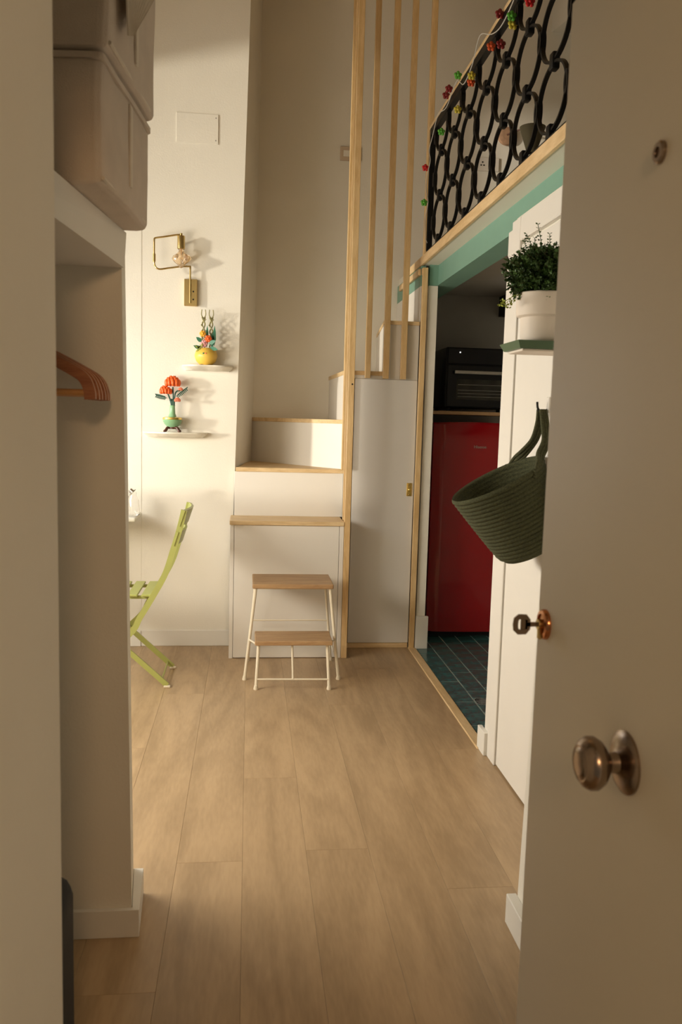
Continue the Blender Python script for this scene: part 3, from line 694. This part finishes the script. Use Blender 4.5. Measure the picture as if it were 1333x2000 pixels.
k = MB(); k.lathe([(.0001, .0), (.034, .0), (.039, .006), (.040, .03), (.034, .085), (.020, .115), (.021, .132), (.019, .132), (.018, .115), (.031, .085), (.037, .03), (.036, .008), (.0001, .006)], (-.655, 4.80, .822), 24); k.build('body', M['glass'], cf, smooth=40)
k = MB(); k.T = Matrix.Translation((-.652, 4.79, .952)) @ Matrix.Rotation(-.8, 4, 'Y'); k.lathe([(.0001, 0), (.024, 0), (.024, .005), (.014, .007), (.012, .024), (.0001, .026)], (0, 0, 0), 18); k.build('lid', M['steel'], cf, smooth=40)

# ================================================================== STEP STOOL
so = thing('step_stool', 'two-step stool with wooden treads and cream metal legs before the stairs', 'step stool', (.25, 4.40, 0))
MB().box(.030, .462, 4.315, 4.612, .497, .522, .005, 2).build('top_step', M['stoolwood'], so)
MB().box(.046, .450, 4.172, 4.385, .228, .252, .005, 2).build('lower_step', M['stoolwood'], so)
def rod(p, q, r, n='leg', foot=True):
    p, q = Vector(p), Vector(q); o = MB().tube([p, p+(q-p)*.5, q], r, 10).build(n, M['cream'], so, smooth=40)
    if foot: MB().lathe([(.0001, 0), (.012, 0), (.013, .006), (.009, .022), (.0001, .024)], (q.x, q.y, 0), 12).build('foot', M['cream'], o, smooth=40)
rod((.048, 4.335, .497), (-.004, 4.322, .01), .0085); rod((.445, 4.335, .497), (.500, 4.320, .01), .0085)
rod((.050, 4.592, .497), (.012, 4.672, .01), .0075); rod((.440, 4.592, .497), (.492, 4.672, .01), .0075)
rod((.066, 4.20, .228), (.055, 4.162, .01), .0085); rod((.424, 4.20, .228), (.434, 4.152, .01), .0085)
rod((.056, 4.166, .053), (.433, 4.157, .053), .005, 'cross_bar', False)
rod((.240, 4.20, .228), (.246, 4.162, .053), .006, 'centre_rod', False)
rod((.044, 4.600, .44), (.447, 4.600, .44), .0045, 'cross_bar', False)
rod((.018, 4.655, .115), (.485, 4.655, .115), .0045, 'cross_bar', False)
rod((.030, 4.63, .25), (.466, 4.63, .25), .0045, 'cross_bar', False)
for x0, x1, xf in ((.015, .018, .055), (.480, .480, .434)):
    rod((x0 if x0 < .2 else .478, 4.330, .22), (xf+(.012 if xf < .2 else -.012), 4.19, .224), .005, 'cross_bar', False)
    rod((x1 if x1 < .2 else .484, 4.329, .12), (x1-.004 if x1 < .2 else .487, 4.655, .12), .0045, 'cross_bar', False)

# ================================================================== KITCHEN THINGS
fr = thing('refrigerator', 'dark red retro refrigerator with rounded door in the dark kitchen', 'refrigerator', (1.46, 5.42, 0))
FX0, FX1, FY = 1.172, 1.735, 5.165
MB().box(FX0+.006, FX1-.006, FY+.07, 5.73, .05, 1.392, .015, 3).build('body', M['red'], fr, smooth=40)
# bowed door with rounded top
k = MB(); nx_, nz_ = 14, 16; grid = []
for iz in range(nz_+1):
    z = .040+(1.400-.040)*iz/nz_; row = []
    for ix in range(nx_+1):
        u_ = ix/nx_*2-1; x = FX0+(FX1-FX0)*ix/nx_
        y = FY+.016*u_*u_+.022*max(0, abs(u_)-.86)**2/.0196
        zt = z
        if iz == nz_: zt = 1.405-.010*u_*u_; y += .018
        if iz == nz_-1: zt = 1.388-.010*u_*u_; y += .003
        row.append(k.v((x, y, zt)))
    grid.append(row)
back = [[k.v((FX0+(FX1-FX0)*ix/nx_, FY+.068, (.040, 1.398)[iz])) for ix in range(nx_+1)] for iz in (0, 1)]
for iz in range(nz_):
    for ix in range(nx_): k.face([grid[iz][ix], grid[iz][ix+1], grid[iz+1][ix+1], grid[iz+1][ix]])
for ix in range(nx_):
    k.face([grid[-1][ix], grid[-1][ix+1], back[1][ix+1], back[1][ix]]); k.face([grid[0][ix+1], grid[0][ix], back[0][ix], back[0][ix+1]])
k.face([grid[i][0] for i in range(nz_+1)]+[back[1][0], back[0][0]]); k.face([grid[i][-1] for i in range(nz_, -1, -1)]+[back[0][-1], back[1][-1]])
bmesh.ops.recalc_face_normals(k.bm, faces=k.bm.faces)
dr_ = k.build('door', M['red'], fr, smooth=50)
def text(word, size, loc, rot, m, parent, name='lettering', ext=.0008):
    cu = bpy.data.curves.new(name, 'FONT'); cu.body = word; cu.size = size; cu.extrude = ext; cu.align_x = 'CENTER'
    tmp = bpy.data.objects.new('tmp', cu); C.objects.link(tmp)
    dg = bpy.context.evaluated_depsgraph_get(); me = bpy.data.meshes.new_from_object(tmp.evaluated_get(dg))
    bpy.data.objects.remove(tmp); me.materials.clear(); me.materials.append(m); me.name = name
    o = bpy.data.objects.new(name, me); C.objects.link(o)
    off = Vector((0, 0, 0)); q = parent
    while q: off += q.location; q = q.parent
    o.location = Vector(loc)-off; o.rotation_euler = rot; o.parent = parent
    return o
text('Hisense', .026, (1.470, FY-.0005, 1.240), (PI/2, 0, 0), M['steel'], dr_)
MB().box(FX0+.03, FX1-.03, FY+.05, FY+.09, .0, .04).build('plinth', M['blackmatt'], fr)
sb = thing('oven_shelf', 'thin wooden board over the red refrigerator carrying the oven', 'shelf board', (1.5, 5.45, 1.45))
MB().box(1.105, 1.90, 5.195, 5.734, 1.450, 1.472, .002).build('board', M['stoolwood'], sb)
ov = thing('mini_oven', 'black tabletop oven with a steel handle above the red refrigerator', 'oven', (1.45, 5.4, 1.472))
MB().box(1.235, 1.735, 5.215, 5.62, 1.492, 1.875, .012, 3).build('body', M['black'], ov, smooth=40)
MB().box(1.245, 1.725, 5.198, 5.216, 1.770, 1.868, .003).build('control_panel', M['black'], ov)
odo = MB().box(1.245, 1.725, 5.197, 5.216, 1.500, 1.764, .004).build('door', M['black'], ov)
odo_w = MB().box(1.305, 1.655, 5.1945, 5.1985, 1.545, 1.675, .001).build('window', M['darksteel'], odo)
k = MB()
for zz in (1.565, 1.585, 1.605, 1.640): k.tube([(1.315, 5.1935, zz), (1.645, 5.1935, zz)], .0013, 5)
k.build('wire_rack', M['steel'], odo)
k = MB(); k.box(1.285, 1.675, 5.165, 5.178, 1.706, 1.728, .003); k.box(1.30, 1.315, 5.176, 5.199, 1.708, 1.726); k.box(1.645, 1.66, 5.176, 5.199, 1.708, 1.726); k.build('handle', M['steel'], odo)
k = MB(); k.lathe([(.0001, 0), (.005, 0), (.004, -.004), (.0001, -.005)], (1.322, 5.198, 1.842), 12, 'Y'); k.build('indicator', led, ov)
for x, y in ((1.27, 5.24), (1.70, 5.24), (1.27, 5.58), (1.70, 5.58)): MB().lathe([(.014, 1.472), (.012, 1.493)], (x, y, 0), 12).build('foot', M['blackmatt'], ov)

# ================================================================== COAT NICHE AND BOXES
hg0 = None
hx = -.53
for q, y in enumerate((1.885, 1.918, 1.95, 1.98, 2.012, 2.048)):
    lab = ('brown wooden coat hanger nearest the entrance on the niche rod', 'second brown coat hanger from the entrance', 'third brown coat hanger from the entrance', 'fourth brown coat hanger from the entrance', 'fifth brown coat hanger from the entrance', 'brown wooden coat hanger nearest the niche partition')[q]
    if hg0 is None:
        hg0 = h = thing('coat_hanger', lab, 'hanger', (hx, y, 1.62), 'brown wooden coat hangers on the niche rod')
        pts = [(hx-.185, y, 1.436), (hx-.180, y, 1.462), (hx-.158, y, 1.485), (hx-.06, y, 1.535), (hx, y, 1.552), (hx+.06, y, 1.535), (hx+.145, y, 1.492), (hx+.172, y, 1.473), (hx+.183, y, 1.448), (hx+.185, y, 1.428)]
        MB().tube(bez(pts, 54), 0, flat=(.016, .024, (0, 1, 0))).build('shoulder', M['hanger'], h, smooth=45)
        MB().tube([(hx-.18, y, 1.443), (hx+.18, y, 1.443)], .007, 8).build('bar', M['hangerbar'], h, smooth=50)
        MB().tube(bez([(hx, y, 1.55), (hx, y, 1.60), (hx+.022, y, 1.63), (hx, y, 1.655), (hx-.022, y, 1.632)], 24), .002, 6).build('hook', M['steel'], h)
    else:
        h = copy_tree(hg0); h.location = (hx, y, 1.62); h['label'] = lab
    h.location.x = hx + (.0 + .004*random.uniform(-1, 1))
cr_ = MB().tube([(hx, 1.2, 1.632), (hx, 2.138, 1.632)], .012, 12).build('clothes_rod', M['steel'], base=(hx, 1.67, 1.632), smooth=50)
tag(cr_, 'steel clothes rod across the coat niche', 'rod')
su = thing('suitcase', 'black suitcase standing on the niche floor behind the hall wall', 'suitcase', (-.45, 1.40, 0))
MB().box(-.68, -.306, 1.21, 1.50, .02, .56, .04, 4).build('shell', M['suitcase'], su, smooth=50)
k = MB(); k.tube(bez([(-.52, 1.35, .55), (-.52, 1.35, .60), (-.43, 1.35, .60), (-.43, 1.35, .55)], 12), .008, 8); k.build('handle', M['blackmatt'], su)
for x in (-.65, -.335):
    for y in (1.25, 1.46): MB().lathe([(.0001, -.008), (.015, -.008), (.015, .008), (.0001, .008)], (x, y, .015), 12, 'X').build('wheel', M['blackmatt'], su)

def fabric_box(x0, x1, y0, y1, z0, z1, ang, label, lidh, seed):
    t = thing('storage_box', label, 'storage box', ((x0+x1)/2, (y0+y1)/2, z0), 'white fabric boxes on the closet shelf')
    def skin(a0, a1, b0, b1, c0, c1, n, amp, rad, name):
        bm = bmesh.new(); bmesh.ops.create_cube(bm, size=1)
        bmesh.ops.bevel(bm, geom=bm.edges[:], offset=rad/max(.1, (c1-c0)), segments=3, affect='EDGES', profile=.5)
        bmesh.ops.subdivide_edges(bm, edges=bm.edges[:], cuts=n, use_grid_fill=True)
        for v in bm.verts:
            p_ = Vector((a0+(a1-a0)*(v.co.x+.5), b0+(b1-b0)*(v.co.y+.5), c0+(c1-c0)*(v.co.z+.5)))
            nv = noise.noise_vector(p_*7+Vector((seed, 0, 0)))
            p_ += Vector((nv.x, nv.y, nv.z))*amp
            v.co = p_
        k = MB(); k.bm.free(); k.bm = bm
        cx, cy = (x0+x1)/2, (y0+y1)/2
        bmesh.ops.rotate(bm, cent=(cx, cy, 0), matrix=Matrix.Rotation(ang, 3, 'Z'), verts=bm.verts)
        return k.build(name, M['fabric'], t, smooth=60)
    skin(x0, x1, y0, y1, z0, z1-lidh*.3, 3, .008, .014, 'body')
    ld = skin(x0-.002, x1+.002, y0-.002, y1+.002, z1-lidh, z1, 3, .004, .003, 'lid')
    cx, cy = (x0+x1)/2, (y0+y1)/2
    k = MB(); k.box(x1-.002, x1+.006, cy-.010, cy+.010, z0+.05, z1-lidh-.01, .002)
    bmesh.ops.rotate(k.bm, cent=(cx, cy, 0), matrix=Matrix.Rotation(ang, 3, 'Z'), verts=k.bm.verts)
    k.build('strap', M['linen'], t)
    k = MB(); k.tube([(x1-.002, y0+.012, z0+.014), (x1-.004, y1-.05, z0+.014)], .004, 6)
    bmesh.ops.rotate(k.bm, cent=(cx, cy, 0), matrix=Matrix.Rotation(ang, 3, 'Z'), verts=k.bm.verts)
    k.build('piping', M['linen'], t, smooth=50)
fabric_box(-.76, -.268, 1.735, 2.16, 1.842, 2.086, -.103, 'white fabric storage box standing directly on the closet shelf', .012, 3.1)
fabric_box(-.755, -.255, 1.735, 2.15, 2.094, 2.40, -.103, 'white fabric storage box stacked on the lower box', .015, 8.7)
# pleated linen hanging over the corner of the upper box
pl = thing('pleated_cloth', 'pleated white linen cloth draped over the upper storage box', 'cloth', (-.22, 1.85, 2.405))
k = MB(); top = []; n = 22
for q in range(n+1):
    f = q/n; zig = .006 if q % 2 else -.004
    top.append((-.254+.10*(.37*f)+zig, 1.735+.37*f, 2.405))
lowp = [(-.250+.004*f+(.0012 if q % 2 else -.0008), 1.762+.03*f, 2.140+.012*f) for q, f in ((q, q/n) for q in range(n+1))]
A = [k.v(p_) for p_ in top]; B = [k.v(p_) for p_ in lowp]
A2 = [k.v((p_[0]+.003, p_[1], p_[2])) for p_ in top]; B2 = [k.v((p_[0]+.003, p_[1], p_[2])) for p_ in lowp]
for q in range(n):
    k.face([A[q], A[q+1], B[q+1], B[q]]); k.face([A2[q+1], A2[q], B2[q], B2[q+1]]); k.face([B[q], B[q+1], B2[q+1], B2[q]]); k.face([A[q+1], A[q], A2[q], A2[q+1]])
k.face([A[0], B[0], B2[0], A2[0]]); k.face([B[n], A[n], A2[n], B2[n]])
bmesh.ops.recalc_face_normals(k.bm, faces=k.bm.faces)
k.build('drape', M['linen'], pl)
MB().box(-.62, -.24, 1.78, 2.10, 2.405, 2.43, .01, 2).build('folded_top', M['linen'], pl)

# ================================================================== PLANT SHELF, PLANT, BASKET ON THE BATHROOM DOOR
ts = thing('tray_shelf', 'green tray shelf under the potted herb on the bathroom door', 'shelf', (.94, 2.66, 1.64))
k = MB(); k.hexa([(.848, 2.575, 1.640), (1.028, 2.575, 1.640), (1.028, 2.745, 1.640), (.848, 2.745, 1.640)], [(.836, 2.56, 1.664), (1.028, 2.56, 1.664), (1.028, 2.76, 1.664), (.836, 2.76, 1.664)]); k.build('tray', M['trayg'], ts)
MB().box(.858, 1.028, 2.585, 2.735, 1.632, 1.640, .002).build('underside', M['pot'], ts)
pp = hb = thing('potted_herb', 'bushy dark green herb in a two-tiered white pot on the tray shelf', 'potted plant', (.942, 2.66, 1.664))
PXc, PYc = .942, 2.66
k = MB(); k.lathe([(.0001, 0), (.050, 0), (.060, .006), (.066, .018), (.068, .080), (.080, .086), (.082, .092), (.084, .155), (.082, .158), (.078, .156), (.076, .140), (.0001, .135)], (PXc, PYc, 1.664), 36); k.build('pot', M['pot'], pp, smooth=35)
random.seed(21)
k = MB(); stems = MB(); c0 = Vector((PXc, PYc, 1.895))
def leaflet(p, d, L, w):
    n = Vector((random.uniform(-1, 1), random.uniform(-1, 1), random.uniform(-.2, 1))).normalized(); d = d.normalized(); s_ = d.cross(n)
    if s_.length < 1e-3: return
    s_.normalize()
    a = [p, p+d*L*.5+s_*w, p+d*L, p+d*L*.5-s_*w]; k.face([k.v(q) for q in a])
def rdir(): 
    while True:
        v = Vector((random.uniform(-1, 1), random.uniform(-1, 1), random.uniform(-.75, 1)))
        if .1 < v.length < 1: return v.normalized()
for q in range(900):
    d = rdir(); R_ = random.uniform(.60, 1.10)
    end = c0+Vector((d.x*.125, d.y*.115, d.z*(.078 if d.z > 0 else .12)))*R_
    if end.x > 1.018: end.x = 1.018
    start = Vector((PXc+d.x*.04, PYc+d.y*.04, 1.815)); mid = start.lerp(end, .6)+Vector((0, 0, .02))
    pts = [start, mid, end]
    stems.tube(pts, .0011, 4, cap=False)
    for u_ in range(15):
        f = .25+.75*u_/14; p_ = start.lerp(mid, f*2) if f < .5 else mid.lerp(end, f*2-1)
        for s2 in (0, 1): leaflet(p_, (d+rdir()*1.3), random.uniform(.009, .014), random.uniform(.0032, .0052))
foli = k.build('foliage', M['leaf'], hb); foli['kind'] = 'stuff'
tag(stems.build('stem_tangle', M['stem'], hb), kind='stuff')
for (dx, dy, h, lean) in ((-.062, .0, .085, -.01), (-.012, -.01, .15, -.02), (.012, .0, .115, .0), (.055, -.02, .125, .002), (-.045, -.03, .10, -.03), (-.03, .02, .10, .0)):
    k = MB(); b0 = Vector((PXc+dx, PYc+dy, 1.93)); e0 = b0+Vector((lean, 0, h*.72)); k.tube([b0, b0.lerp(e0, .5)+Vector((.004, 0, 0)), e0], .0012, 5)
    for u_ in range(7):
        f = .3+.7*u_/6; p_ = b0.lerp(e0, f)
        for s2 in (-1, 1): leaflet(p_, Vector((s2, random.uniform(-.5, .5), .5)), .010, .003)
    k.build('sprig', M['leaf'], hb)
k = MB(); 
for q in range(34): leaflet(Vector((.803+random.uniform(-.012, .03), 2.63+random.uniform(-.02, .02), 1.785+random.uniform(-.012, .012))), rdir(), .010, .004)
k.tube([(.88, 2.64, 1.815), (.84, 2.63, 1.81), (.80, 2.63, 1.785)], .0012, 5)
o = k.build('sprig', M['leafy'], hb); o['label'] = 'yellow-green drooping sprig'

bk = thing('rope_basket', 'olive green coiled rope basket hanging tilted from the bathroom door', 'basket', (.95, 2.77, .95))
tip = Vector((.700, 2.77, 1.125)); backp = Vector((1.006, 2.77, 1.292)); cen = (tip+backp)/2
e1 = (backp-tip).normalized(); e2 = Vector((0, 1, 0)); ax = e1.cross(e2).normalized()
if ax.z < 0: ax = -ax
RB = (backp-tip).length/2
Tm = Matrix((( e1.x, e2.x, ax.x, cen.x), (e1.y, e2.y, ax.y, cen.y), (e1.z, e2.z, ax.z, cen.z), (0, 0, 0, 1)))
def bprof():
    out = []; inn = []; rows = 19; Hh = .285
    for q in range(rows*4+1):
        f = q/(rows*4); h = -Hh*(1-f)
        r = RB*(.62+.38*f**.85) if f > .10 else RB*(.50+.12*(f/.10)**.6+.38*(.10**.85)*f/.10)
        rid = .0045*abs(math.sin(PI*f*rows))
        out.append((r-.004+rid, h)); inn.append((r-.013-rid*.5, h))
    return [(.0001, -Hh)]+out+[(RB-.006, .004)]+inn[::-1][:-3]+[(.0001, -Hh+.012)]
k = MB(); k.T = Tm; k.lathe(bprof(), (0, 0, 0), 56); k.build('body', M['rope'], bk, smooth=60)
hk = Vector((.998, 2.765, 1.452))
for sgn in (-1, 1):
    def rimp(deg, h=.0, f=.98): a = sgn*math.radians(deg); return Tm @ Vector((RB*f*math.cos(a), RB*f*math.sin(a), h))
    rp, rp1, rp2 = rimp(62, -.012), rimp(46, .004), rimp(30, .022)
    k = MB()
    m1 = rp2.lerp(hk, .42)+Vector((.016, sgn*.008, -.014)); m2 = rp2.lerp(hk, .76)+Vector((.010, sgn*.005, -.008))
    for off in (-.011, 0, .011):
        k.tube(bez([rp+Vector((0, 0, off)), rp1+Vector((off*.4, 0, -off*.9)), rp2+Vector((off*.8, 0, -off*.6)), m1+Vector((off*.9, 0, 0)), m2+Vector((off*.8, 0, 0)), hk+Vector((off*.7, sgn*.012, 0))], 30), .0068, 8)
    k.build('handle', M['rope2'], bk, smooth=60)
hkk = thing('door_hook', 'small dark hook on the bathroom door carrying the rope basket', 'hook', (1.02, 2.765, 1.46))
MB().box(1.016, 1.028, 2.752, 2.778, 1.44, 1.495, .002).build('plate', M['white'], hkk)
MB().tube(bez([(1.018, 2.765, 1.452), (.998, 2.765, 1.446), (.984, 2.765, 1.455), (.980, 2.765, 1.478)], 12), .004, 8).build('prong', M['dark'], hkk, smooth=50)
